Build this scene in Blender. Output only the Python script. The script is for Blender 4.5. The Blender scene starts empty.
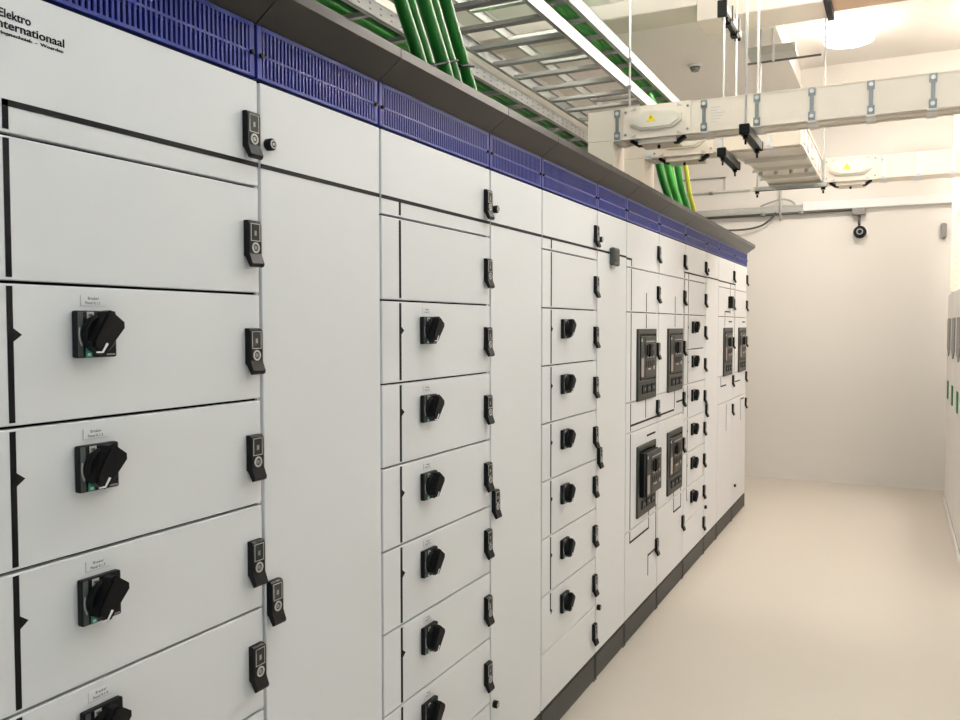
import bpy, bmesh, math, random
from mathutils import Vector, Matrix
random.seed(7)
C = bpy.context.scene.collection
PI = math.pi

# ------------------------------------------------------------------ materials
def mat(name, col, rough=0.5, metal=0.0, spec=0.5, bump=None, var=None, emit=None, coat=0.0):
    m = bpy.data.materials.new(name); m.use_nodes = True
    nt = m.node_tree; b = nt.nodes['Principled BSDF']
    b.inputs['Base Color'].default_value = (*col, 1)
    b.inputs['Roughness'].default_value = rough
    b.inputs['Metallic'].default_value = metal
    b.inputs['Specular IOR Level'].default_value = spec
    b.inputs['Coat Weight'].default_value = coat
    tc = nt.nodes.new('ShaderNodeTexCoord')
    if var:
        scale, amt = var
        n = nt.nodes.new('ShaderNodeTexNoise'); n.inputs['Scale'].default_value = scale
        n.inputs['Detail'].default_value = 4
        nt.links.new(tc.outputs['Object'], n.inputs['Vector'])
        mx = nt.nodes.new('ShaderNodeMix'); mx.data_type = 'RGBA'
        mx.inputs['A'].default_value = (*[c*(1-amt) for c in col], 1)
        mx.inputs['B'].default_value = (*[min(1, c*(1+amt)) for c in col], 1)
        nt.links.new(n.outputs['Fac'], mx.inputs['Factor'])
        nt.links.new(mx.outputs['Result'], b.inputs['Base Color'])
    if bump:
        scale, st = bump
        n = nt.nodes.new('ShaderNodeTexNoise'); n.inputs['Scale'].default_value = scale
        n.inputs['Detail'].default_value = 3
        nt.links.new(tc.outputs['Object'], n.inputs['Vector'])
        bp = nt.nodes.new('ShaderNodeBump'); bp.inputs['Strength'].default_value = st
        bp.inputs['Distance'].default_value = 0.002
        nt.links.new(n.outputs['Fac'], bp.inputs['Height'])
        nt.links.new(bp.outputs['Normal'], b.inputs['Normal'])
    if emit:
        b.inputs['Emission Color'].default_value = (*emit[0], 1)
        b.inputs['Emission Strength'].default_value = emit[1]
    return m

M = dict(
    paint=mat('white powder coat', (0.74, 0.745, 0.755), 0.5, bump=(900, 0.06)),
    gasket=mat('black gasket', (0.006, 0.006, 0.006), 0.9, spec=0.1),
    tape=mat('black mimic tape', (0.005, 0.005, 0.006), 0.6, spec=0.2),
    black=mat('black plastic', (0.005, 0.0055, 0.006), 0.4, spec=0.2, bump=(600, 0.05)),
    black2=mat('matt black plastic', (0.003, 0.003, 0.0035), 0.5, spec=0.18),
    plinth=mat('dark grey plinth paint', (0.022, 0.0225, 0.019), 0.45, var=(6, 0.15)),
    hood=mat('grey hood paint', (0.016, 0.016, 0.015), 0.28, spec=0.3),
    blue=mat('blue grille paint', (0.016, 0.030, 0.24), 0.33, spec=0.35),
    navy=mat('dark blue backing', (0.003, 0.004, 0.045), 0.9, spec=0.05),
    steel=mat('galvanised steel', (0.45, 0.45, 0.43), 0.42, metal=0.2, var=(30, 0.12)),
    rung=mat('tray rung steel', (0.30, 0.30, 0.28), 0.5, metal=0.2),
    zinc=mat('bright zinc', (0.70, 0.70, 0.69), 0.38, metal=0.25),
    dsteel=mat('dark steel', (0.10, 0.10, 0.095), 0.5, metal=0.4),
    strap=mat('grey clamp strap', (0.26, 0.27, 0.27), 0.4, metal=0.5),
    cream=mat('cream busbar paint', (0.75, 0.665, 0.56), 0.42, bump=(300, 0.04)),
    cream2=mat('cream moulded cover', (0.77, 0.71, 0.61), 0.4),
    green=mat('green cable sheath', (0.006, 0.135, 0.012), 0.34, var=(9, 0.12)),
    green2=mat('pale green cable sheath', (0.03, 0.26, 0.04), 0.36, var=(9, 0.12)),
    green3=mat('bright green cable sheath', (0.055, 0.37, 0.05), 0.36, var=(9, 0.12)),
    yellow=mat('yellow stripe sheath', (0.78, 0.72, 0.07), 0.4),
    white=mat('white label stock', (0.82, 0.82, 0.82), 0.5),
    lgrey=mat('light grey print', (0.48, 0.46, 0.42), 0.45),
    bezel=mat('breaker bezel', (0.045, 0.045, 0.039), 0.42, spec=0.3),
    bface=mat('breaker face', (0.016, 0.019, 0.018), 0.35, spec=0.3, var=(40, 0.4)),
    glass=mat('clear latch window', (0.03, 0.03, 0.028), 0.2, spec=0.3),
    pink=mat('beige scale strip', (0.42, 0.34, 0.30), 0.5),
    mint=mat('green off mark', (0.05, 0.36, 0.25), 0.5),
    floor=mat('cream epoxy floor', (0.60, 0.545, 0.47), 0.36, var=(1.3, 0.02), bump=(40, 0.02)),
    wall=mat('painted plaster wall', (0.77, 0.745, 0.70), 0.8, var=(1.1, 0.02), bump=(120, 0.05)),
    ceil=mat('painted concrete ceiling', (0.85, 0.82, 0.77), 0.85, var=(0.9, 0.03), bump=(80, 0.06)),
    beam=mat('painted beam', (0.72, 0.66, 0.60), 0.7),
    wood=mat('brown duct lagging', (0.50, 0.36, 0.25), 0.6, var=(5, 0.1)),
    relay=mat('grey green device', (0.06, 0.075, 0.068), 0.4),
    rcab=mat('pinkish white cabinet paint', (0.80, 0.765, 0.745), 0.42),
    rtext=mat('grey label print', (0.02, 0.02, 0.02), 0.6),
    plabel=mat('pale label print', (0.50, 0.48, 0.50), 0.5),
    rgrey=mat('grey vent panel', (0.26, 0.25, 0.24), 0.5),
    rgreen=mat('green stripe', (0.005, 0.16, 0.05), 0.45),
    yel=mat('warning yellow', (0.85, 0.66, 0.04), 0.5),
    lamp=mat('lamp diffuser', (1, 1, 1), 0.4, emit=((1.0, 0.90, 0.80), 15.0)),
    panel=mat('led panel diffuser', (1, 1, 1), 0.4, emit=((1.0, 0.96, 0.9), 2.0)),
)

# ------------------------------------------------------------------ mesh builder
class MB:
    def __init__(s, *mats):
        s.bm = bmesh.new(); s.mats = list(mats) or ['paint']
    def mi(s, m):
        if m is None: return 0
        if m not in s.mats: s.mats.append(m)
        return s.mats.index(m)
    def _set(s, faces, m):
        k = s.mi(m)
        for f in faces: f.material_index = k
    def box(s, x0, x1, y0, y1, z0, z1, m=None, bev=0.0, seg=1):
        before = set(s.bm.faces)
        r = bmesh.ops.create_cube(s.bm, size=1)
        sx, sy, sz = x1-x0, y1-y0, z1-z0
        for v in r['verts']:
            v.co = Vector(((x0+x1)/2+v.co.x*sx, (y0+y1)/2+v.co.y*sy, (z0+z1)/2+v.co.z*sz))
        if bev > 0:
            es = list({e for v in r['verts'] for e in v.link_edges})
            bmesh.ops.bevel(s.bm, geom=es, offset=min(bev, 0.45*min(abs(sx), abs(sy), abs(sz))), segments=seg, affect='EDGES', profile=0.5)
        s._set([f for f in s.bm.faces if f not in before], m)
        return s
    def prism(s, pts, axis, a, b, m=None):
        """pts: 2-D outline; axis: the axis extruded along. x -> (y,z), y -> (x,z), z -> (x,y)"""
        def mk(p, t):
            if axis == 'x': return (t, p[0], p[1])
            if axis == 'y': return (p[0], t, p[1])
            return (p[0], p[1], t)
        A = [s.bm.verts.new(mk(p, a)) for p in pts]; B = [s.bm.verts.new(mk(p, b)) for p in pts]
        n = len(pts); fs = [s.bm.faces.new(A), s.bm.faces.new(list(reversed(B)))]
        for i in range(n):
            j = (i+1) % n
            fs.append(s.bm.faces.new((A[j], A[i], B[i], B[j])))
        bmesh.ops.recalc_face_normals(s.bm, faces=fs)
        s._set(fs, m); return s
    def cyl(s, p0, p1, r, m=None, n=12, r1=None):
        return s.tube([p0, p1], r, m, n, r_end=r1)
    def tube(s, path, r, m=None, n=10, r_end=None):
        P = [Vector(p) for p in path]; rings = []; fs = []
        up = None
        for i, p in enumerate(P):
            t = (P[min(i+1, len(P)-1)]-P[max(i-1, 0)]).normalized()
            if up is None:
                up = Vector((0, 0, 1)) if abs(t.z) < 0.9 else Vector((1, 0, 0))
            a = (up - t*up.dot(t)).normalized(); b = t.cross(a); up = a
            rr = r if (r_end is None or len(P) < 2) else r+(r_end-r)*i/(len(P)-1)
            rings.append([s.bm.verts.new(p+(a*math.cos(2*PI*k/n)+b*math.sin(2*PI*k/n))*rr) for k in range(n)])
        for A, B in zip(rings, rings[1:]):
            for k in range(n):
                j = (k+1) % n
                f = s.bm.faces.new((A[k], A[j], B[j], B[k])); f.smooth = True; fs.append(f)
        fs.append(s.bm.faces.new(list(reversed(rings[0])))); fs.append(s.bm.faces.new(rings[-1]))
        s._set(fs, m); return s
    def ring(s, c, axis, ro, ri, h, m=None, n=20):
        """annulus standing out along an axis from c"""
        ax = {'x': 0, 'y': 1, 'z': 2}[axis]; o = [k for k in range(3) if k != ax]
        def pt(r, k, t):
            v = [0, 0, 0]; v[ax] = c[ax]+t; v[o[0]] = c[o[0]]+r*math.cos(2*PI*k/n); v[o[1]] = c[o[1]]+r*math.sin(2*PI*k/n)
            return s.bm.verts.new(v)
        A = [pt(ro, k, 0) for k in range(n)]; B = [pt(ro, k, h) for k in range(n)]
        D = [pt(ri, k, h) for k in range(n)]; E = [pt(ri, k, 0) for k in range(n)]
        fs = []
        for k in range(n):
            j = (k+1) % n
            for (U, V) in ((A, B), (B, D), (D, E)):
                fs.append(s.bm.faces.new((U[k], U[j], V[j], V[k])))
        bmesh.ops.recalc_face_normals(s.bm, faces=fs)
        s._set(fs, m); return s
    def text(s, body, size, mtx, m, extrude=0.0004, align='LEFT', offset=0.0, fit=None):
        cu = bpy.data.curves.new('lettering', 'FONT'); cu.body = body; cu.size = size
        cu.extrude = extrude; cu.align_x = align; cu.offset = offset; cu.resolution_u = 3
        ob = bpy.data.objects.new('lettering', cu); C.objects.link(ob)
        bpy.context.view_layer.update()
        me = bpy.data.meshes.new_from_object(ob.evaluated_get(bpy.context.evaluated_depsgraph_get()))
        k = 1.0
        if fit: k = fit/(max(v.co.x for v in me.vertices)-min(v.co.x for v in me.vertices))
        me.transform(mtx @ Matrix.Diagonal((k, 1, 1, 1)))
        before = set(s.bm.faces)
        s.bm.from_mesh(me)
        s._set([f for f in s.bm.faces if f not in before], m)
        bpy.data.objects.remove(ob); bpy.data.curves.remove(cu); bpy.data.meshes.remove(me)
        return s
    def mesh(s, name):
        me = bpy.data.meshes.new(name)
        s.bm.to_mesh(me); s.bm.free()
        for m in s.mats: me.materials.append(M[m])
        return me

def put(name, me, parent=None, loc=(0, 0, 0)):
    if isinstance(me, MB): me = me.mesh(name)
    o = bpy.data.objects.new(name, me); C.objects.link(o)
    o.parent = parent; o.location = loc
    return o
def thing(name, label, cat, loc=(0, 0, 0), group=None):
    o = bpy.data.objects.new(name, None); C.objects.link(o)
    o.empty_display_size = 0.1
    o.location = loc; o['label'] = label; o['category'] = cat
    if group: o['group'] = group
    return o
def tag(o, label, cat, group=None):
    o['label'] = label; o['category'] = cat
    if group: o['group'] = group
    return o
def struct(name, mb):
    o = put(name, mb); o['kind'] = 'structure'; return o
# matrix that writes text on a plane facing +x, reading along +y
def face_x(x, y, z):
    return Matrix(((0, 0, 1, x), (1, 0, 0, y), (0, 1, 0, z), (0, 0, 0, 1)))

# ------------------------------------------------------------------ the room
XL, XR, YF, YB, ZC = -1.62, 2.12, -2.2, 8.39, 3.5
struct('floor', MB('floor').box(XL-.1, XR+.1, YF-.1, YB+.1, -.1, 0))
struct('wall_back', MB('wall').box(XL-.1, XR+.1, YB, YB+.12, 0, 4.0))
struct('wall_left', MB('wall').box(XL-.12, XL, YF, YB, 0, 4.0))
struct('wall_right', MB('wall').box(XR, XR+.12, YF, YB, 0, 4.0))
struct('wall_front', MB('wall').box(XL-.1, .15, YF-.12, YF, 0, 4.0).box(1.95, XR+.1, YF-.12, YF, 0, 4.0).box(.15, 1.95, YF-.12, YF, 2.5, 4.0))  # doorway gap made up to admit the added fill light
RX0, RY0, RY1, RZ = .29, 5.60, 7.86, 3.66           # the recess the lamp sits in
ce = MB('ceil')
ce.box(XL, RX0, YF, YB, ZC, ZC+.3)
ce.box(RX0, XR, YF, RY0, ZC, ZC+.3)
ce.box(RX0, XR, RY1, YB, ZC, ZC+.3)
ce.box(RX0, XR, RY0, RY1, RZ, ZC+.3)
struct('ceiling', ce)
bm_ = MB('beam')
bm_.box(-.05, .672, 5.27, 5.57, 3.30, ZC, bev=.006)
bm_.box(XL, -.05, 5.27, 5.57, 3.40, ZC, bev=.006)
struct('trim_1', bm_)                                  # dropped ceiling beam
b2 = MB('wood')
b2.box(.70, XR, 5.27, 5.55, 3.325, ZC, bev=.006)
b2.box(.668, .705, 5.255, 5.585, 3.285, ZC, 'black2', bev=.003)
struct('trim_2', b2)
struct('baseboard_back', MB('wall').box(XL, XR, YB-.006, YB, 0, .012))

# ------------------------------------------------------------------ switchboard pieces (shared meshes)
def latch_mesh():
    b = MB('black')
    prof = [(0, .045), (.009, .045), (.012, .042), (.0135, .037), (.0135, -.016), (.0205, -.0345), (.019, -.0395), (.014, -.0415), (.004, -.024), (0, -.020)]
    w = .0165
    b.prism(prof, 'y', -w, w)
    for (y0, y1, z0, z1) in ((-.0125, -.0112, .008, .038), (.0112, .0125, .008, .038), (-.0125, .0125, .0068, .008), (-.0125, .0125, .038, .0392)):
        b.box(.0130, .0142, y0, y1, z0, z1, 'lgrey')
    b.box(.0130, .0138, -.0110, .0110, .009, .037, 'glass')
    b.box(.0134, .0141, -.003, .003, .017, .026, 'strap')
    b.ring((.0130, 0, -.0055), 'x', .0100, .0068, .002, 'lgrey')
    b.cyl((.0130, 0, -.0055), (.0143, 0, -.0055), .0042, 'strap')
    return b.mesh('latch')
def knob_mesh():
    b = MB('black')
    b.cyl((0, 0, 0), (.012, 0, 0), .0115, n=20); b.cyl((.012, 0, 0), (.0145, 0, 0), .0115, n=20, r1=.0095)
    b.ring((.0140, 0, 0), 'x', .0086, .0058, .0014, 'lgrey'); b.cyl((.0135, 0, 0), (.0152, 0, 0), .003, 'lgrey')
    return b.mesh('quarter_turn_lock')
def plate_mesh():
    b = MB('black')
    b.box(0, .013, -.035, .035, -.035, .035, bev=.003, seg=2)
    b.box(.0125, .0134, -.0335, -.025, -.033, .033, 'relay')
    b.prism([(-.018, .033), (-.006, .033), (-.006, .023), (-.018, .012)], 'x', .012, .0136, 'lgrey')
    b.box(.0134, .0138, -.0155, -.0085, .0265, .0300, 'relay')
    for k in range(7):                                    # white arc scale
        a = math.radians(166+k*7)
        b.box(.012, .0138, .0322*math.cos(a)-.001, .0322*math.cos(a)+.001, .0322*math.sin(a)-.0022, .0322*math.sin(a)+.0022, 'lgrey')
    b.box(.012, .0137, -.021, -.010, -.034, -.018, 'mint')
    b.box(.0135, .0140, -.018, -.013, -.032, -.028, 'white')
    b.box(.012, .0136, .016, .031, -.032, -.0295, 'strap')
    return b.mesh('mounting_plate')
def rot2(p, a):
    return (p[0]*math.cos(a)+p[1]*math.sin(a), -p[0]*math.sin(a)+p[1]*math.cos(a))
def handle_mesh():
    b = MB('black2')
    b.cyl((.012, 0, 0), (.020, 0, 0), .029, n=28); b.cyl((.020, 0, 0), (.023, 0, 0), .029, n=28, r1=.025)
    a = math.radians(36)
    o = [(-.015, -.024), (-.010, -.030), (.010, -.030), (.015, -.024), (.0205, .026), (.015, .033), (-.015, .033), (-.0205, .026)]
    b.prism([rot2(p, a) for p in o], 'x', .018, .034)
    o2 = [(p[0]*.80, p[1]*.93) for p in o]
    b.prism([rot2(p, a) for p in o2], 'x', .034, .0375)
    return b.mesh('rotary_handle')
def tab_mesh():
    b = MB('white')
    b.prism([(-.022, -.0275), (-.011, -.0275), (-.0015, -.0145), (-.0048, -.0128), (-.0125, -.0252), (-.022, -.0252)], 'x', .0365, .0385)
    return b.mesh('padlock_tab')
LATCH, KNOB, PLATE, HANDLE, TAB = latch_mesh(), knob_mesh(), plate_mesh(), handle_mesh(), tab_mesh()

def breaker_meshes():
    w, h = .326, .338
    f = MB('bezel')
    f.box(0, .010, 0, w, 0, .024, bev=.002); f.box(0, .010, 0, w, h-.026, h, bev=.002)
    f.box(0, .010, 0, .026, .02, h-.02, bev=.002); f.box(0, .010, w-.018, w, .02, h-.02, bev=.002)
    f.box(0, .010, .02, w-.01, .080, .094, bev=.002)
    f.box(-.004, .002, .01, w-.01, .01, h-.01, 'black2')
    face = MB('bface')
    face.box(.002, .013, .034, w-.026, .100, h-.034, bev=.003)
    face.box(.0125, .0142, .104, w-.034, .106, h-.040, 'bezel')
    face.box(.0125, .0145, .040, .078, .112, .200, 'pink')
    face.box(.0125, .0145, .042, .050, h-.060, h-.046, 'white')
    face.box(.014, .0150, .150, .205, .142, .149, 'lgrey'); face.cyl((.014, .262, .150), (.0152, .262, .150), .011, 'lgrey', 16)
    for k in range(3): face.box(.014, .0148, .14+.05*k, .165+.05*k, .198, .2035, 'lgrey')
    face.box(.014, .0148, .115, w-.045, h-.062, h-.058, 'lgrey')
    for k in range(5): face.box(.014, .0149, .12+.034*k, .137+.034*k, .156, .185, 'black2')
    k = MB('black2')
    k.box(.012, .020, .125, .240, .212, .262, bev=.004); k.box(.012, .027, .150, .200, .205, .266, bev=.005)
    k.box(.0195, .021, .210, .222, .235, .252, 'lgrey')
    win = []
    low = MB('bface')
    low.box(.002, .009, .026, w-.018, .024, .080)
    for q in range(3):
        y = .066+.082*q
        low.box(.008, .0125, y, y+.062, .031, .073, 'black2', bev=.003)
        low.box(.012, .0130, y+.012, y+.028, .040, .064, 'bezel'); low.cyl((.012, y+.045, .052), (.0132, y+.045, .052), .008, 'strap', 12)
    return f.mesh('breaker_frame'), face.mesh('breaker_face'), k.mesh('charging_handle'), low.mesh('button_strip')
BF, BFACE, BHAND, BLOW = breaker_meshes()

ROWS = [.11+.2*k for k in range(10)]      # .11 .31 ... 1.91
ZT, ZV0, ZV1 = 1.91, 1.914, 2.014
def grille(y0, y1):
    b = MB('blue')
    b.box(-.030, -.016, y0, y1, ZV0, ZV1, 'navy')
    yl, yr = y0+.014, y1-.014
    b.box(-.016, 0, y0, yl, ZV0, ZV1, bev=.001); b.box(-.016, 0, yr, y1, ZV0, ZV1, bev=.001)
    b.box(-.016, 0, yl, yr, ZV0, ZV0+.006); b.box(-.016, 0, yl, yr, ZV1-.008, ZV1)
    b.box(-.016, -.0004, yl, yr, 1.957, 1.9615)
    n = int((yr-yl)/.0106); p = (yr-yl)/n
    for k in range(n):
        yc = yl+(k+.5)*p
        b.box(-.0036, -.0008, yc-.0025, yc+.0025, ZV0+.004, ZV1-.006)
    return b
def screw(): return MB('black').cyl((0, 0, 0), (.006, 0, 0), .0048, n=12).cyl((.006, 0, 0), (.007, 0, 0), .0026, 'black2', 6)
SCREW = screw().mesh('grille_screw')

def column(y0, y1, label, rows, kind, first=False):
    """one switchboard section; rows = list of z boundaries from .11 up to 1.91"""
    base = thing('switchboard_cabinet', label, 'electrical cabinet', (-.4, y0, 0), 'white switchboard sections along the left wall')
    ox, w = .4, y1-y0                               # local: x +.4 puts x=0 on the front plane, y from the section's left edge
    def P(name, me, loc=(0, 0, 0), par=None):
        if par is None: return put(name, me, base, (ox+loc[0], loc[1], loc[2]))
        return put(name, me, par, loc)
    body = MB('paint')
    body.box(-.80, -.020, .001, w-.001, .11, 2.0)
    body.box(-.020, -.010, .0005, .0070, .11, ZT); body.box(-.020, -.018, w-.0055, w-.0005, .11, ZT)
    for z in rows: body.box(-.020, -.013, .0075, w-.0012, z-.008, z+.008, 'gasket')
    P('cabinet_body', body)
    P('plinth', MB('plinth').box(-.78, -.004, .002, w-.002, 0, .104, bev=.002).box(-.004, 0, .004, w-.004, .012, .100).box(-.003, .002, .010, .0125, .0, .104, 'dsteel').box(-.003, .002, w-.0125, w-.010, .0, .104, 'dsteel'))
    gr = P('vent_grille', grille(.001, w-.006))
    for ys in (.011, w-.016): P('grille_screw', SCREW, (0, ys, 1.958), gr)
    hd = MB('hood')
    hd.prism([(0, 2.016), (.0590, 2.0585), (.060, 2.0595), (.060, 2.081), (-.80, 2.081), (-.80, 2.0), (-.02, 2.0), (-.02, 2.016)], 'y', .0012, w-.0012)
    P('hood', hd)
    if y0 > 3.0:
        for yb in (.08, w-.08):
            P('roof_bolt', MB('dsteel').cyl((.03, yb, 2.081), (.03, yb, 2.092), .008, n=6).cyl((.03, yb, 2.092), (.03, yb, 2.100), .004))
    doors = []
    for z0, z1 in zip(rows, rows[1:]):
        b = MB('paint').box(-.018, 0, .0080, w-.0008, z0+.0023, z1-.0023, bev=.0018, seg=2)
        doors.append((P('compartment_door' if z1-z0 < .9 else 'tall_door', b), z0, z1))
    return base, P, doors, w

def find(doors, z):
    for d, z0, z1 in doors:
        if z0 <= z < z1: return d, z0, z1
def mimic(doors, segs, T=.0088):
    """segs: (y0,z0,y1,z1) in cabinet-local y; clipped at the door gaps; one mesh per door"""
    per = {}
    for (a, za, b, zb) in segs:
        for d, z0, z1 in doors:
            lo, hi = z0+.0065, z1-.0055
            if za == zb:
                if z0 <= za < z1: per.setdefault(d.name, (d, []))[1].append((min(a, b)-T/2, max(a, b)+T/2, za-T/2, za+T/2))
            else:
                u, v = max(min(za, zb), lo), min(max(za, zb), hi)
                if v > u+.004:
                    v2 = min(v+T/2, hi)
                    per.setdefault(d.name, (d, []))[1].append((a-T/2, a+T/2, u, v2))
    return per
def lay_mimic(doors, segs, arrows=(), T=.0088):
    per = mimic(doors, segs, T)
    for y, z in arrows:
        d, z0, z1 = find(doors, z); per.setdefault(d.name, (d, []))[1].append((y, z))
    for d, items in per.values():
        rc = [it if len(it) == 4 else (it[0], it[0]+.02, it[1]-.011, it[1]+.011) for it in items]
        grp = list(range(len(items)))
        for i in range(len(rc)):
            for j in range(i):
                A, B_ = rc[i], rc[j]
                if A[0] <= B_[1]+.001 and B_[0] <= A[1]+.001 and A[2] <= B_[3]+.001 and B_[2] <= A[3]+.001:
                    g0, g1 = grp[i], grp[j]; grp = [g1 if g == g0 else g for g in grp]
        for g in sorted(set(grp)):
            b = MB('tape')
            for it, gi in zip(items, grp):
                if gi != g: continue
                if len(it) == 4: b.box(-.0005, .0008, *it)
                else: b.prism([(it[0]+T*.3, it[1]-.0105), (it[0]+T*.3+.0145, it[1]), (it[0]+T*.3, it[1]+.0105)], 'x', -.0005, .0009)
            put('mimic_line', b, d)

def add_switch(P, z, yl, door, text=None):
    """rotary switch with its plate's left edge yl from the section's left edge and centre height z"""
    pl = P('mounting_plate', PLATE, (0, yl+.031, z))
    put('rotary_handle', HANDLE, pl); put('padlock_tab', TAB, pl)
    if text:
        b = MB('paint')
        b.box(-.0002, .0006, yl+.013, yl+.056, z+.0425, z+.0575, 'paint')
        b.box(-.0002, .0008, yl+.0124, yl+.0130, z+.042, z+.058, 'lgrey'); b.box(-.0002, .0008, yl+.0124, yl+.056, z+.0418, z+.0425, 'lgrey')
        b.text(text[0], .0062, face_x(.0003, yl+.035, z+.0515), 'rtext', align='CENTER', offset=.00002)
        b.text(text[1], .0062, face_x(.0003, yl+.034, z+.0446), 'rtext', align='CENTER', offset=.00002)
        put('label_plate', b, door)
def add_latches(P, doors, w, zs=None, side='right'):
    for d, z0, z1 in doors:
        for z in ([z1-.110] if zs is None else [q for q in zs if z0 <= q < z1]):
            put('door_latch', LATCH, d, (0, w-.025 if side == 'right' else .028, z))

def feeder(y0, y1, label, panel, texts=True, last_switch=.36):
    base, P, doors, w = column(y0, y1, label, ROWS, 'feeder')
    add_latches(P, doors, w)
    ym = .085 if panel == '1' else .088
    segs = [(ym if panel == '1' else .012, 1.752, w-.005, 1.752), (ym, 1.752, ym, .112 if panel in ('1', '3') else .44)]
    if panel == '7': segs[0] = (-.0, 1.749, w-.007, 1.749)
    arrows = []
    k = 0
    for r in (1.31, 1.11, .91, .71, .51, .31):
        z = r+.1275; k += 1
        d = find(doors, z)[0]
        add_switch(P, z, .184, d, ('Breaker', 'Panel 0.%s.%d' % (panel, k)) if texts else None)
        arrows.append((ym, z))
    lay_mimic(doors, segs, arrows)
    return base, P, doors, w
def tall(y0, y1, label, line=True, ext=0):
    base, P, doors, w = column(y0, y1, label, [.11, 1.91], 'tall')
    d = doors[0][0]
    for z in (1.795, .296): put('quarter_turn_lock', KNOB, d, (0, .0275, z))
    put('door_latch', LATCH, d, (0, .027, .910))
    if line: lay_mimic(doors, [(.012, 1.752, w-.005+ext, 1.752)])
    return base, P, doors, w

YS = [.664, 1.253, 1.669, 2.260, 2.664, 3.248, 3.655, 4.222, 4.800, 5.378, 5.790, 6.378, 6.962]
c1 = feeder(YS[0], YS[1], 'nearest switchboard section at left, with the company lettering and the largest rotary switches', '1')
d1 = find(c1[2], 1.85)[0]
t = MB('tape')
t.text('Elektro', .0165, face_x(.0004, .742-.664, 1.8656), 'tape', offset=.00022, fit=.047)
t.text('Internationaal', .0165, face_x(.0004, .735-.664, 1.8513), 'tape', offset=.00022, fit=.106)
t.text('besturingstechniek  -  Woerden', .0058, face_x(.0004, .722-.664, 1.8428), 'tape', offset=.00012, fit=.118)
put('company_lettering', t, d1)
c2 = tall(YS[1], YS[2], 'nearest narrow white section with one tall plain door, right of the lettered section')
c3 = feeder(YS[2], YS[3], 'second section with rotary switches, between the two nearest tall plain doors', '3')
c4 = tall(YS[3], YS[4], 'second narrow tall-door section, between the second and third switch columns')
c5 = feeder(YS[4], YS[5], 'third section with rotary switches, small labels missing, left of the boxed-relay section', '5', texts=False)
c6 = tall(YS[5], YS[6], 'narrow tall-door section with a small grey green relay box near its top')
P6 = c6[1]
P6('relay_box', MB('relay').box(0, .022, .160, .240, 1.700, 1.775, bev=.005).box(.022, .0235, .175, .225, 1.715, 1.765, 'bface').box(.0, .012, .165, .205, 1.688, 1.702, 'lgrey'))

BR = [.11, .51, .96, 1.10, 1.51, 1.71, 1.91]
def add_breaker(P, yl, z0, out=0.0):
    f = P('circuit_breaker', BF, (0, yl, z0))
    if out:
        hs = MB('black2').box(0, out, .034, .034+.252, .095, .304, bev=.004).box(out-.004, out+.001, .030, .040, .09, .309, 'bezel')
        put('breaker_housing', hs, f)
    put('breaker_face', BFACE, f, (out, -.008 if out else 0, 0)); put('charging_handle', BHAND, f, (out, -.008 if out else 0, 0))
    put('button_strip', BLOW, f)
def breaker_section(y0, y1, label, yl, upper_only=False, out=0.0, rows=BR, segs=(), zs=None):
    base, P, doors, w = column(y0, y1, label, rows, 'breaker')
    add_breaker(P, yl-.004, 1.095)
    if not upper_only: add_breaker(P, yl+.004, .545, out)
    add_latches(P, doors, w, zs=zs)
    lay_mimic(doors, segs, (), T=.0095)
    return base, P, doors, w
ZL = [1.80, 1.60, 1.318, 1.030, .770, .325]
T7 = .0075
def loc(y0, *S): return [(a-y0, za, b-y0, zb) for a, za, b, zb in S]
c7 = breaker_section(YS[6], YS[7], 'first air circuit breaker section, its lower breaker pulled out of the bezel', .172, out=.033, zs=ZL,
    segs=loc(YS[6], (3.662, 1.747, 3.734, 1.747), (3.734, 1.747, 3.734, .455), (3.99, 1.60, 3.99, 1.435), (3.99, 1.095, 3.99, 1.005), (3.734, .992, 4.215, .992),
             (3.734, .455, 4.06, .455), (4.06, .455, 4.06, .54), (4.195, .54, 4.195, .32), (4.05, .32, 4.195, .32), (4.05, .32, 4.05, .22), (4.02, .915, 4.17, .915)))
c8 = breaker_section(YS[7], YS[8], 'second air circuit breaker section, both breakers flush, right of the pulled-out one', .180, zs=ZL,
    segs=loc(YS[7], (4.57, 1.60, 4.57, 1.44), (4.57, 1.095, 4.57, 1.0), (4.23, .992, 4.56, .992), (4.62, 1.03, 4.77, 1.03), (4.57, .545, 4.57, .43), (4.57, .43, 4.74, .43), (4.74, .43, 4.74, .545), (4.78, 1.749, 4.78, .95)))
c9 = feeder(YS[8], YS[9], 'fourth rotary switch section, the far one right of the circuit breakers', '7', texts=False)
c10 = tall(YS[9], YS[10], 'far narrow tall-door section between the far rotary switches and the far circuit breakers')
FR = [.11, .91, 1.10, 1.51, 1.71, 1.91]
ZF = [1.80, 1.60, 1.318, 1.040, .830]
c11 = breaker_section(YS[10], YS[11], 'far section with one circuit breaker and a small black device above it', .185, True, rows=FR, zs=ZF,
    segs=loc(YS[10], (5.797, 1.749, 6.371, 1.749), (6.23, 1.74, 6.23, 1.53), (6.03, 1.545, 6.23, 1.545), (6.03, 1.545, 6.03, 1.44), (6.18, 1.475, 6.30, 1.475), (5.90, 1.03, 6.10, 1.03), (5.90, 1.03, 5.90, 1.09), (6.12, .86, 6.28, .89), (6.12, .88, 6.12, .70)))
c11[1]('small_device', MB('black').box(0, .03, .36, .43, 1.57, 1.655, bev=.004).box(.03, .032, .37, .42, 1.60, 1.645, 'bezel'))
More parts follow.
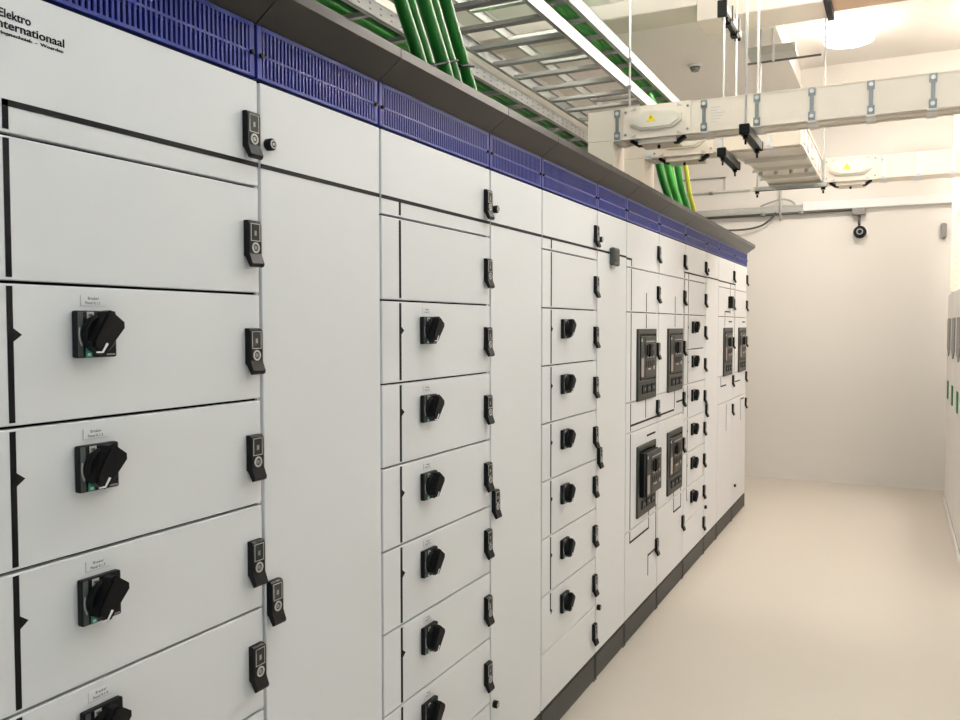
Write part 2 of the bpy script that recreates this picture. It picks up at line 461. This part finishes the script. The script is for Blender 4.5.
c12 = breaker_section(YS[11], YS[12], 'last section at the far end of the row, with one circuit breaker', .20, True, rows=FR, zs=ZF,
    segs=loc(YS[11], (6.385, 1.749, 6.44, 1.749), (6.42, 1.74, 6.42, 1.0), (6.76, 1.475, 6.88, 1.475), (6.46, 1.03, 6.68, 1.03), (6.72, .88, 6.86, .88), (6.72, .88, 6.72, .72)))
P12 = c12[1]; d = find(c12[2], .2)[0]
put('quarter_turn_lock', KNOB, d, (0, .10, .25))

# ------------------------------------------------------------------ busbar trunking overhead
def hexcover(x0, x1, z0, z1, y, dy, m='cream2'):
    c = .045 if x1-x0 > .2 else .03
    zq = (z1-z0)*.32
    o = [(x0, z0+zq), (x0+c, z0), (x1-c, z0), (x1, z0+zq), (x1, z1-zq), (x1-c, z1), (x0+c, z1), (x0, z1-zq)]
    b = MB(m); b.prism(o, 'y', y-dy*.6, y)
    cx, cz = (x0+x1)/2, (z0+z1)/2
    o2 = [(cx+(p[0]-cx)*.88, cz+(p[1]-cz)*.80) for p in o]; b.prism(o2, 'y', y-dy, y-dy*.6)
    return b
def sticker(x, z, y, r=.023):
    b = MB('yel'); b.prism([(x-r, z-r*.8), (x+r, z-r*.8), (x, z+r)], 'y', y-.001, y)
    b.prism([(x-.002, z-.006), (x+.004, z+.0), (x+.0005, z+.001), (x+.002, z+.008), (x-.004, z+.001), (x, z)], 'y', y-.0016, y-.001, 'black2')
    return b
def strap(x, y0, z0, z1, m='strap', w=.015):
    b = MB(m)
    b.box(x-w, x+w, y0-.004, y0, z1-.040, z1-.002, bev=.002); b.box(x-w, x+w, y0-.004, y0, z0+.002, z0+.040, bev=.002)
    b.box(x-w*.55, x+w*.55, y0-.003, y0, z0+.03, z1-.03)
    b.box(x-w*1.3, x+w*1.3, y0-.003, y0+.165, z0-.004, z0, 'zinc')
    for z in (z1-.020, z0+.020): b.cyl((x, y0-.004, z), (x, y0-.011, z), .0085, 'zinc', 10)
    return b
def joint(par, x0, x1, y, z0, z1, dep):
    j = MB('cream'); j.box(x0, x1, y-.006, y, z0-.004, z1+.004, bev=.002)
    for xx in (x0+.014, x1-.014):
        for zz in (z0+.02, z1-.02): j.cyl((xx, y-.006, zz), (xx, y-.010, zz), .006, 'strap', 8)
    for sx, xx in ((1, x0+.05), (-1, x1-.05)):
        for zz in (z0+.010, z1-.010):
            j.prism([(xx-.014, zz-.007), (xx+.014, zz-.007), (xx+sx*.014, zz+.009)], 'y', y-.0072, y-.006, 'lgrey')
    # underside plate with black clamps
    j.box(x0+.07, x1-.07, y+.01, y+dep-.01, z0-.028, z0, bev=.004)
    j.prism([(x0+.03, z0), (x0+.045, z0), (x0+.085, z0-.026), (x0+.085, z0-.034), (x0+.065, z0-.034), (x0+.03, z0-.010)], 'y', y+.02, y+.05, 'black2')
    j.prism([(x1-.03, z0), (x1-.045, z0), (x1-.085, z0-.026), (x1-.085, z0-.034), (x1-.065, z0-.034), (x1-.03, z0-.010)], 'y', y+.02, y+.05, 'black2')
    j.cyl(((x0+x1)/2, y+.05, z0-.03), ((x0+x1)/2, y+.05, z0-.046), .007, 'black2', 8)
    jp = put('joint_plate', j, par)
    xm = (x0+x1)/2
    hc = put('joint_cover', hexcover(xm-.122, xm+.122, z0+.034, z1-.020, y-.006, .020), jp)
    s = put('warning_sticker', sticker(xm-.02, (z0+z1)/2+.012, y-.026), jp); s['label'] = 'yellow warning triangle'

DEP = .165
g = 'cream busbar trunking runs overhead'
bt = thing('busbar_trunking', 'higher cream busbar trunking run nearest the camera, crossing the whole upper right', 'busbar trunking', (-.24, 4.08, 2.082), g)
def rel(o, base):                                   # keep world coordinates in the mesh, parent under base
    o.location = -base.location; return o
def B(name, mb, base): return rel(put(name, mb, base), base)
Z0, Z1 = 2.345, 2.492
h = MB('cream'); h.box(-.302, 2.10, 4.0, 4.0+DEP, Z0, Z1, bev=.003)
h.box(-.176, 2.10, 3.997, 4.0, Z1-.006, Z1); h.box(-.176, 2.10, 3.997, 4.0, Z0, Z0+.004)
h.box(-.17, 2.10, 4.03, 4.045, Z0-.006, Z0); h.box(-.17, 2.10, 4.12, 4.135, Z0-.006, Z0)
B('trunking_housing', h, bt)
r_ = MB('cream'); r_.box(-.302, -.177, 4.0, 4.20, 2.082, Z0, bev=.003); r_.box(-.180, -.172, 3.998, 4.01, 2.082, Z0)
B('riser', r_, bt)
jr = bpy.data.objects.new('tmp', None)
def jointB(base, *a):
    e = len(base.children)
    before = set(base.children)
    joint(base, *a)
    for ch in base.children:
        if ch not in before: ch.location = -base.location
jointB(bt, -.124, .202, 4.0, Z0, Z1, DEP)
for x in (-.152, .262, .497, .728, .963, 1.196): B('clamp_strap', strap(x, 3.998, Z0, Z1), bt)
lab = MB('cream'); lab.box(.285, .385, 3.999, 4.0, 2.375, 2.470)
for k in range(6): lab.box(.292, .292+.03+.012*((k*5) % 4), 3.9985, 3.9991, 2.385+.013*k, 2.3875+.013*k, 'plabel')
B('rating_label', lab, bt)

b2t = thing('busbar_trunking', 'lower cream busbar trunking behind the higher run, with an elbow stepping back', 'busbar trunking', (-.24, 4.68, 2.082), g)
W0, W1 = 2.362, 2.508
h = MB('cream'); h.box(-.300, .626, 4.58, 4.58+DEP, W0, W1, bev=.003)
h.box(-.17, .62, 4.61, 4.625, W0-.006, W0); B('trunking_housing', h, b2t)
r_ = MB('cream'); r_.box(-.300, -.176, 4.58, 4.78, 2.082, W0, bev=.003); B('riser', r_, b2t)
e_ = MB('cream2'); e_.box(.300, .624, 4.745, 5.85, W0+.012, W1, bev=.003)
e_.prism([(.22, 4.745), (.31, 4.745), (.31, 5.25), (.285, 5.0), (.26, 4.85)], 'z', W0+.012, W1-.01)
for y in (4.93, 5.22, 5.52): e_.box(.295, .624, y, y+.035, W0-.010, W0+.012)
for k in range(4): e_.cyl((.34+.085*k, 5.235, W0-.010), (.34+.085*k, 5.235, W0-.030), .012, 'lgrey', 8)
e_.box(.624, .632, 4.60, 5.85, W0, W0+.012); e_.box(.624, .632, 4.60, 5.85, W1-.012, W1)
for k in range(5): e_.box(.624, .634, 4.72+.22*k, 4.78+.22*k, W0+.03, W1-.03, 'zinc', bev=.003)
B('elbow', e_, b2t)
h = MB('cream'); h.box(.300, 1.98, 5.85, 5.85+DEP, W0, W1, bev=.003); B('rear_housing', h, b2t)
jointB(b2t, -.135, .195, 4.58, W0, W1, DEP)
jointB(b2t, .640, .950, 5.85, W0, W1, DEP)
for x in (-.150, .225, .470): B('clamp_strap', strap(x, 4.578, W0, W1, 'zinc'), b2t)
for x in (.985, 1.175, 1.360): B('clamp_strap', strap(x, 5.848, W0, W1, 'zinc'), b2t)

rr = thing('busbar_riser', 'cream vertical busbar riser at the right edge, standing on the right-hand cabinets', 'busbar trunking', (1.56, 7.45, 1.702))
q = MB('cream'); q.box(1.445, 1.62, 7.35, 7.58, 1.702, 3.30, bev=.003); q.box(1.430, 1.447, 7.34, 7.37, 1.702, 3.30)
for k in range(22): q.cyl((1.465, 7.35, 1.75+.055*k), (1.465, 7.348, 1.75+.055*k), .005, 'lgrey', 8)
B('riser_housing', q, rr)
B('riser_clip', MB('lgrey')  .box(1.48, 1.53, 7.335, 7.35, 2.28, 2.32, bev=.003), rr)

# ------------------------------------------------------------------ hangers
def hanger(label, x, y0, y1, z, top, black=True, rodtop=None):
    t = thing('trapeze_hanger', label, 'hanger', (x, (y0+y1)/2, z), 'trapeze hangers for the busbar trunking')
    c = MB('dsteel' if black else 'steel')
    c.box(x-.020, x+.020, y0, y1, z-.003, z+.001, 'steel'); c.box(x-.020, x-.016, y0, y1, z-.036, z, None); c.box(x+.016, x+.020, y0, y1, z-.036, z, None)
    c.box(x-.016, x+.016, y0+.01, y1-.01, z-.034, z-.02, 'black2')
    B('channel', c, t)
    for yy, s in ((y0, -1), (y1, 1)):
        B('end_cap', MB('black2').box(x-.023, x+.023, min(yy, yy+s*.012), max(yy, yy+s*.012), z-.040, z+.006, bev=.004), t)
    for yy in (y0+.03, y1-.03):
        r = MB('zinc'); r.cyl((x, yy, z-.055), (x, yy, top), .0052, n=8); rd = B('threaded_rod', r, t)
        n = MB('black2'); n.cyl((x, yy, z-.055), (x, yy, z-.036), .011, n=6); n.cyl((x, yy, z-.078), (x, yy, z-.055), .005, n=6)
        B('nut', n, t)
    return t
hanger('black-capped hanger under the higher trunking run, with two long bright rods', .460, 3.90, 4.30, Z0-.012, ZC)
hanger('black-capped hanger under the lower trunking run, left of the other low one', .262, 4.44, 4.86, W0-.014, ZC)
# rail under the elbow runs across
t = thing('trapeze_hanger', 'grey channel hanger running across under the elbow of the lower trunking', 'hanger', (.42, 5.80, W0-.03), 'trapeze hangers for the busbar trunking')
c = MB('steel'); c.box(.225, .66, 5.79, 5.83, W0-.034, W0-.010); c.box(.225, .66, 5.80, 5.82, W0-.036, W0-.030, 'black2'); B('channel', c, t)
B('end_cap', MB('cream2').box(.216, .226, 5.785, 5.835, W0-.038, W0-.004), t)
for xx in (.238, .640):
    yy = 5.80 if xx < .5 else 5.842
    top = W0+.1 if xx < .5 else ZC+.155
    B('threaded_rod', MB('zinc').cyl((xx, 5.81, W0-.055), (xx, 5.81, top), .0055, n=8), t)
    B('nut', MB('black2').cyl((xx, 5.81, W0-.052), (xx, 5.81, W0-.034), .013, n=6).cyl((xx, 5.81, W0-.075), (xx, 5.81, W0-.055), .006, n=6), t)
B('clamp_plate', MB('zinc').box(.606, .652, 5.835, 5.842, W0-.03, W1-.01, bev=.002), t)
# channel hung high up in front of the beam
t = thing('ceiling_bracket', 'black channel bracket high up in front of the ceiling beam', 'bracket', (.262, 4.66, 3.06))
c = MB('dsteel'); c.box(.240, .284, 4.42, 4.86, 3.03, 3.06, 'steel'); c.box(.250, .274, 4.50, 4.80, 3.015, 3.031, 'black2'); B('channel', c, t)
B('end_cap', MB('black2').box(.238, .286, 4.405, 4.42, 3.000, 3.085, bev=.004), t)
B('end_cap', MB('black2').box(.245, .279, 4.86, 4.872, 3.015, 3.065, bev=.004), t)
for yy in (4.55, 4.74): B('clip', MB('dsteel').box(.284, .292, yy, yy+.03, 3.03, 3.10).box(.244, .280, yy, yy+.05, 3.005, 3.03, 'black2'), t)

# ------------------------------------------------------------------ cable trays
def tray(label, x0, x1, y0, y1, z, pitch, start, rh=.06, rw=.038):
    t = thing('cable_tray', label, 'cable tray', ((x0+x1)/2, y0, z), 'ladder cable trays above the switchboard')
    for s, x in ((1, x0), (-1, x1)):
        b = MB('steel'); xi = x+s*.018
        b.box(min(x, x+s*.003), max(x, x+s*.003), y0, y1, z, z+rh, 'zinc')
        b.box(min(x, xi), max(x, xi), y0, y1, z, z+.003); b.box(min(x, xi), max(x, xi), y0, y1, z+rh-.003, z+rh)
        k = y0+.05
        while k < y1-.05:
            xo = x-s*.0006
            for dz in (.020, .042): b.box(min(xo, x), max(xo, x), k, k+.014, z+dz-.003, z+dz+.003, 'strap')
            k += .075
        B('side_rail', b, t)
    y = start
    me = None
    while y < y1-.05:
        if me is None:
            b = MB('steel'); L = x1-x0-.006
            b.box(0, L, 0, rw, .004, .007, 'rung'); b.box(0, L, 0, .003, .007, .022, 'rung'); b.box(0, L, rw-.003, rw, .004, .026, 'dsteel')  # rear lip in dark steel: its shade is put into the colour
            n = int(L/.03)
            me = b.mesh('rung')
        o = put('rung', me, t); o.location = Vector((x0+.003, y, z))-t.location
        y += pitch
    return t
zl = 2.70
tray('empty galvanised ladder tray directly over the switchboard, with its rungs in view', -.695, -.218, .4, 6.10, zl, .245, .55)
tray('narrow ladder tray filled with green cables, just above the right side of the empty tray', -.385, -.210, .4, 6.10, zl+.145, .25, .5, rw=.022)
tray('ladder tray filled with green cables nearest the left wall', -1.10, -.715, .4, 6.10, zl-.08, .30, .62, rw=.026)
tray('upper empty ladder tray, seen through the rungs of the lower empty one', -.93, -.50, .4, 6.10, zl+.36, .49, .5)
def wob(x, z, y0, y1, r, a=.006, n=44):
    ph = random.random()*6; ph2 = random.random()*6; k = random.uniform(1.2, 2.2)
    return [(x+a*math.sin(ph+k*y), y, z+r+.3*a*(1+math.sin(ph2+1.7*k*y))) for y in [y0+(y1-y0)*i/n for i in range(n+1)]]
for i, x in enumerate((-1.06, -1.01, -.96, -.91, -.86, -.81, -.76)):
    tag(put('power_cable', MB('green3' if i % 3 == 1 else 'green2').tube(wob(x, zl-.08+.024, .45, 6.08, .019, .004), .019, n=8)), 'green power cable lying in the tray nearest the left wall', 'cable', 'green cables in the left tray')
for i, x in enumerate((-.358, -.320, -.282, -.246)):
    tag(put('power_cable', MB('green3' if i % 2 else 'green2').tube(wob(x, zl+.145+.024, .45, 6.08, .016, .002), .016, n=8)), 'green power cable lying in the narrow right-hand tray', 'cable', 'green cables in the narrow tray')
for i, (x, y) in enumerate(((-.20, 4.33),)):
    pass
t = thing('tray_hanger', 'thin threaded rod holding the two right-hand trays, in front of the higher trunking', 'hanger', (-.198, 4.36, zl-.03))
B('threaded_rod', MB('zinc').cyl((-.198, 4.36, zl-.20), (-.198, 4.36, ZC), .0055, n=8), t)
B('rail_bracket', MB('steel')  .box(-.212, -.185, 4.345, 4.375, zl-.004, zl+.004).cyl((-.198, 4.36, zl-.018), (-.198, 4.36, zl-.004), .010, n=6), t)
B('rail_bracket', MB('steel')  .box(-.212, -.185, 4.345, 4.375, zl+.137, zl+.145).cyl((-.198, 4.36, zl+.123), (-.198, 4.36, zl+.137), .010, n=6), t)
for y, what in ((2.3, 'dark strut across the trays at the top edge, left of the thick green cables'), ):
    s = MB('dsteel'); s.box(-1.30, -.42, 2.32, 2.40, zl-.126, zl-.084)
    for k in range(14): s.cyl((-1.24+.06*k, 2.36, zl-.126), (-1.24+.06*k, 2.36, zl-.1275), .012, 'lgrey', 10)
    t = thing('tray_support', what, 'support strut', (-.86, 2.36, zl-.046)); B('strut', s, t)
    B('threaded_rod', MB('zinc').cyl((-.43, 2.36, zl-.16), (-.43, 2.36, ZC), .0055, n=8), t); B('threaded_rod', MB('zinc').cyl((-1.285, 2.36, zl-.16), (-1.285, 2.36, ZC), .0055, n=8), t)

# thick cable bundles dropping into the cabinet roof
def spline(pts, n=10):
    out = []
    P = [Vector(pts[0])]+[Vector(p) for p in pts]+[Vector(pts[-1])]
    for i in range(1, len(P)-2):
        for k in range(n):
            t = k/n; a, b, c, d = P[i-1], P[i], P[i+1], P[i+2]
            out.append(.5*((2*b)+(-a+c)*t+(2*a-5*b+4*c-d)*t*t+(-a+3*b-3*c+d)*t**3))
    out.append(Vector(pts[-1])); return out
LB = ['leftmost', 'second from left', 'middle', 'fourth from left', 'rightmost']
for i, (yb, rad) in enumerate(((2.000, .0195), (2.066, .0195), (2.140, .0215), (2.222, .0215), (2.318, .0205))):
    x = -.150+(.0, -.006, .008, -.004, .0)[i]
    b = MB('green').tube(spline([(x, yb+.185, 2.081), (x, yb+.155, 2.13), (x, yb+.10, 2.22), (x, yb, 2.35), (x, yb-.10, 2.50), (x, yb-.23, 2.80), (x, yb-.30, 3.15), (x, yb-.31, 3.499)]), rad, n=14)
    tag(put('power_cable', b), '%s of five thick green cables dropping into the cabinet roof, top centre' % LB[i], 'cable', 'thick green cables dropping into the cabinets')
def cable_ties(pts, lab):
    tag(put('cable_tie', MB('black2').tube(spline(pts), .0042, n=6)), lab, 'cable tie', 'black cable ties')
cable_ties([(-.128, 2.060, 2.163), (-.124, 2.126, 2.190), (-.124, 2.215, 2.223), (-.128, 2.300, 2.254)], 'black cable tie across the four left thick green cables')
cable_ties([(-.128, 2.315, 2.242), (-.125, 2.36, 2.255), (-.128, 2.41, 2.266)], 'black cable tie on the rightmost thick green cable')
for i in range(5):
    yt = (4.98, 5.12, 5.26, 5.40, 5.60)[i]; yb = (5.30, 5.44, 5.57, 5.69, 5.84)[i]; m = ('green2', 'green3', 'green3', 'green2', 'yellow')[i]
    x = (-.212, -.192, -.21, -.19, -.178)[i]; r = (.022, .022, .022, .021, .015)[i]
    b = MB(m).tube(spline([(x, yb+.07, 2.081), (x, yb, 2.22), (x, (yt+yb)/2-.03, 2.33), (x, yt, 2.45), (x-.01, yt-.06, 2.56), (x-.05, yt-.10, 2.72), (x-.08, yt-.12, 2.83)]), r, n=12)
    nm = ('leftmost green cable of the far bundle behind the trunking riser', 'second green cable of the far bundle behind the riser, paler', 'third green cable of the far bundle behind the riser', 'green cable beside the yellow one in the far bundle', 'thin yellow cable at the right of the far bundle')[i]
    tag(put('power_cable', b), nm, 'cable', 'far cable bundle')

# ------------------------------------------------------------------ rear wall fittings
t = thing('wall_trunking', 'long white cable trunking across the rear wall', 'cable trunking', (.5, 8.36, 2.53))
m_ = MB('white'); m_.box(-.95, .27, 8.345, 8.39, 2.497, 2.560, 'steel', bev=.003); m_.box(.27, 2.1, 8.335, 8.39, 2.500, 2.578, 'white', bev=.004)
B('trunking_body', m_, t)
B('conduit', MB('dsteel').cyl((-.95, 8.34, 2.482), (.72, 8.34, 2.488), .012, n=10).cyl((-.10, 8.34, 2.485), (-.06, 8.34, 2.485), .018, 'strap', 10).cyl((.24, 8.34, 2.487), (.28, 8.34, 2.487), .018, 'strap', 10), t)
t = thing('alarm_sounder', 'round black alarm sounder on a stem below the rear wall trunking', 'alarm', (.757, 8.36, 2.29))
B('junction_box', MB('rgrey').box(.690, .802, 8.31, 8.39, 2.438, 2.497, bev=.006), t)
B('stem', MB('dsteel').cyl((.750, 8.355, 2.345), (.750, 8.355, 2.44), .011, n=10), t)
B('wall_base', MB('white').cyl((.757, 8.39, 2.282), (.757, 8.372, 2.282), .066, n=24), t)
B('sounder_body', MB('black').cyl((.757, 8.372, 2.285), (.757, 8.320, 2.285), .054, n=24).cyl((.757, 8.320, 2.285), (.757, 8.30, 2.285), .054, n=24, r1=.036).ring((.757, 8.302, 2.285), 'y', .028, .018, -.006, 'strap'), t)
tag(put('wall_conduit', MB('steel').cyl((-1.2, 8.375, 2.722), (-.20, 8.375, 2.733), .010, n=8).cyl((-.58, 8.375, 2.728), (-.55, 8.375, 2.728), .016, 'strap', 8).box(-.85, -.43, 8.372, 8.39, 2.862, 2.875, 'strap').box(-.44, -.43, 8.372, 8.39, 2.75, 2.87, 'zinc')), 'thin grey conduit on the rear wall beside the yellow cable', 'conduit')
tag(put('loose_cable', MB('dsteel').tube(spline([(-.66, 8.33, 2.365), (-.30, 8.33, 2.355), (-.12, 8.33, 2.375), (-.02, 8.33, 2.43), (.04, 8.33, 2.50)]), .009, n=8)), 'thin dark cable hanging in a loop below the rear wall trunking', 'cable')
tag(put('loose_cable', MB('steel').tube(spline([(-.10, 8.325, 2.565), (0.0, 8.32, 2.60), (.09, 8.32, 2.618), (.17, 8.32, 2.60), (.21, 8.325, 2.565)]), .009, n=8)), 'short grey cable arching over the rear wall trunking', 'cable')
tag(put('drop_rod', MB('steel').cyl((.078, 8.325, 2.42), (.078, 8.325, 2.75), .010, n=8)), 'short grey vertical rod crossing the rear wall trunking', 'rod')
tag(put('wall_sensor', MB('rgrey').box(1.395, 1.44, 8.33, 8.39, 2.20, 2.33, bev=.01)), 'small grey sensor box on the rear wall at the right corner', 'sensor')

# ------------------------------------------------------------------ ceiling fittings
t = thing('smoke_detector', 'small round smoke detector on the ceiling left of the hanging rods', 'smoke detector', (-.39, 6.80, ZC))
B('detector_base', MB('white').cyl((-.39, 6.80, ZC-.018), (-.39, 6.80, ZC), .055, n=20), t)
B('detector_head', MB('strap').cyl((-.39, 6.80, ZC-.050), (-.39, 6.80, ZC-.018), .028, n=20, r1=.042), t)
LX, LY = .72, 6.85
t = thing('ceiling_lamp', 'bright round ceiling lamp in the recess, upper right', 'lamp', (LX, LY, RZ))
B('lamp_base', MB('white').cyl((LX, LY, RZ-.03), (LX, LY, RZ), .12, n=28), t)
dl = MB('lamp'); dl.tube([(LX, LY, RZ-.03), (LX, LY, RZ-.05), (LX, LY, RZ-.09), (LX, LY, RZ-.115), (LX, LY, RZ-.125)], .17, n=28)
B('lamp_diffuser', dl, t)
# short ladder tray end high up behind the rods
t = thing('cable_tray', 'short grey tray end under the ceiling, beside the lit recess', 'cable tray', (.25, 6.2, 3.32))
s = MB('steel'); s.box(.105, .42, 6.20, 6.215, 3.335, 3.385, 'steel'); s.box(.105, .42, 6.20, 6.40, 3.330, 3.335, 'steel'); s.box(.105, .585, 6.195, 6.205, 3.268, 3.280, 'dsteel'); s.box(.27, .285, 6.19, 6.20, 3.27, 3.39, 'zinc')
B('tray_body', s, t)
B('support_rod', MB('zinc').cyl((.19, 6.20, 2.75), (.19, 6.20, ZC), .007, n=8), t)
B('support_rod', MB('zinc').cyl((.268, 6.21, 3.275), (.268, 6.21, ZC), .006, n=8), t)

# ------------------------------------------------------------------ cabinets on the right
names = ['right-hand white cabinet nearest the camera at the picture edge', 'second right-hand white cabinet, green stripe cut by the picture edge',
         'third right-hand white cabinet, between two with green stripes', 'farthest right-hand white cabinet, next to the rear wall']
for k in range(4):
    y0 = 5.36+.595*k; y1 = y0+.590
    t = thing('equipment_cabinet', names[k], 'cabinet', (1.75, y0, 0), 'white cabinets along the right wall')
    B('cabinet_body', MB('rcab').box(1.452, 2.10, y0, y1, .06, 1.70, bev=.004), t)
    B('plinth', MB('rcab').box(1.43, 2.10, y0, y1, 0, .06, bev=.004).box(1.442, 1.452, y0, y1, .06, .085, 'rgrey'), t)
    dr = B('cabinet_door', MB('rcab').box(1.436, 1.452, y0+.006, y1-.006, .09, 1.69, bev=.003), t)
    vg = MB('rgrey'); vg.prism([(y0+.13, 1.50), (y1-.13, 1.50), (y1-.13, 1.27), (y0+.295, 1.21), (y0+.13, 1.27)], 'x', 1.428, 1.437)
    for q_ in range(8): vg.box(1.426, 1.429, y0+.15, y1-.15, 1.30+.024*q_, 1.308+.024*q_, 'strap')
    B('vent_panel', vg, t)
    B('green_stripe', MB('rgreen').box(1.428, 1.437, y0+.25, y0+.36, .88, 1.02, bev=.002), t)

# ------------------------------------------------------------------ lights: unseen pendants over the aisle and the trays
def led(x, y, col, down, up, label, w=.5, l=1.4, z=3.12):
    t = thing('unseen_pendant_light', label, 'lamp', (x, y, z))
    B('lamp_housing', MB('white').box(x-w/2, x+w/2, y-l/2, y+l/2, z, z+.05, bev=.004), t)
    B('lamp_panel', MB('panel').box(x-w/2+.02, x+w/2-.02, y-l/2+.02, y+l/2-.02, z-.004, z+.001), t)
    for yy in (y-l*.4, y+l*.4): B('suspension_rod', MB('zinc').cyl((x, yy, z+.05), (x, yy, ZC), .004, n=8), t)
    for nm, e, zz, rx in (('down_light', down, z-.01, 0), ('added_up_light', up, z+.06, PI)):  # pendants hang low and carry an added up light to brighten the ceiling
        L = bpy.data.lights.new(nm, 'AREA'); L.shape = 'RECTANGLE'; L.size = w; L.size_y = l; L.energy = e; L.color = col
        o = bpy.data.objects.new(nm, L); C.objects.link(o); o.location = (x, y, zz); o.rotation_euler = (rx, 0, 0)
led(1.0, .2, (.74, .90, 1.0), 3, 12, 'unseen pendant lamp over the aisle behind the camera')
led(1.0, 2.5, (.88, .95, 1.0), 5, 42, 'unseen pendant lamp over the middle of the aisle')
led(1.25, 4.85, (1.0, .97, .94), 15, 140, 'added unseen lamp over the aisle just in front of the beam', z=3.26, l=.7)  # added out of view to lift the far floor, rear wall and ceiling
led(-.70, 3.6, (1.0, .99, .95), 2, 150, 'added unseen lamp brightening the ceiling over the cable trays', z=3.30, w=.3, l=1.0)  # added out of view to brighten the ceiling seen between the rungs
# added cool fill light, set in a made-up doorway behind the camera
L = bpy.data.lights.new('added_doorway_fill', 'AREA'); L.shape = 'RECTANGLE'; L.size = 1.7; L.size_y = 2.4; L.energy = 27; L.color = (.76, .90, 1.0)
o = bpy.data.objects.new('added_doorway_fill', L); C.objects.link(o); o.location = (1.05, YF-.3, 1.25); o.rotation_euler = (PI/2, 0, 0)
def lamp_light(x, y, z, e):
    L = bpy.data.lights.new('lamp_light', 'AREA'); L.shape = 'DISK'; L.size = .3; L.energy = e; L.color = (1.0, .93, .85)
    o = bpy.data.objects.new('lamp_light', L); C.objects.link(o); o.location = (x, y, z)
lamp_light(LX, LY, RZ-.14, 24)
x2, y2 = 1.78, 6.9                                     # added unseen twin in the same recess, brightens the rear wall
t = thing('ceiling_lamp', 'added unseen second lamp in the recess, above the right-hand cabinets', 'lamp', (x2, y2, RZ))
B('lamp_base', MB('white').cyl((x2, y2, RZ-.03), (x2, y2, RZ), .12, n=28), t)
B('lamp_diffuser', MB('lamp').tube([(x2, y2, RZ-.03), (x2, y2, RZ-.05), (x2, y2, RZ-.09), (x2, y2, RZ-.115), (x2, y2, RZ-.125)], .17, n=28), t)
lamp_light(x2, y2, RZ-.14, 31)

w = bpy.data.worlds.new('World'); bpy.context.scene.world = w; w.use_nodes = True
w.node_tree.nodes['Background'].inputs['Color'].default_value = (.9, .95, 1, 1)
w.node_tree.nodes['Background'].inputs['Strength'].default_value = .3

# ------------------------------------------------------------------ camera
f = 844.74
yaw, pitch, roll = (math.radians(a) for a in (26.3796, 2.3442, -0.0427))
fw = Vector((-math.sin(yaw)*math.cos(pitch), math.cos(yaw)*math.cos(pitch), -math.sin(pitch)))
r0 = Vector((math.cos(yaw), math.sin(yaw), 0)); u0 = r0.cross(fw)
r1 = r0*math.cos(roll)+u0*math.sin(roll); u1 = -r0*math.sin(roll)+u0*math.cos(roll)
cam = bpy.data.cameras.new('Camera'); cam.sensor_width = 36; cam.lens = f*36/960; cam.clip_start = .02
co = bpy.data.objects.new('Camera', cam); C.objects.link(co)
mw = Matrix((r1, u1, -fw)).transposed().to_4x4(); mw.translation = Vector((1.088, 0, 1.45))
co.matrix_world = mw
sc = bpy.context.scene; sc.camera = co
sc.view_settings.view_transform = 'Standard'; sc.view_settings.look = 'None'
sc.view_settings.exposure = -0.1; sc.view_settings.gamma = 1; sc.view_settings.use_curve_mapping = False
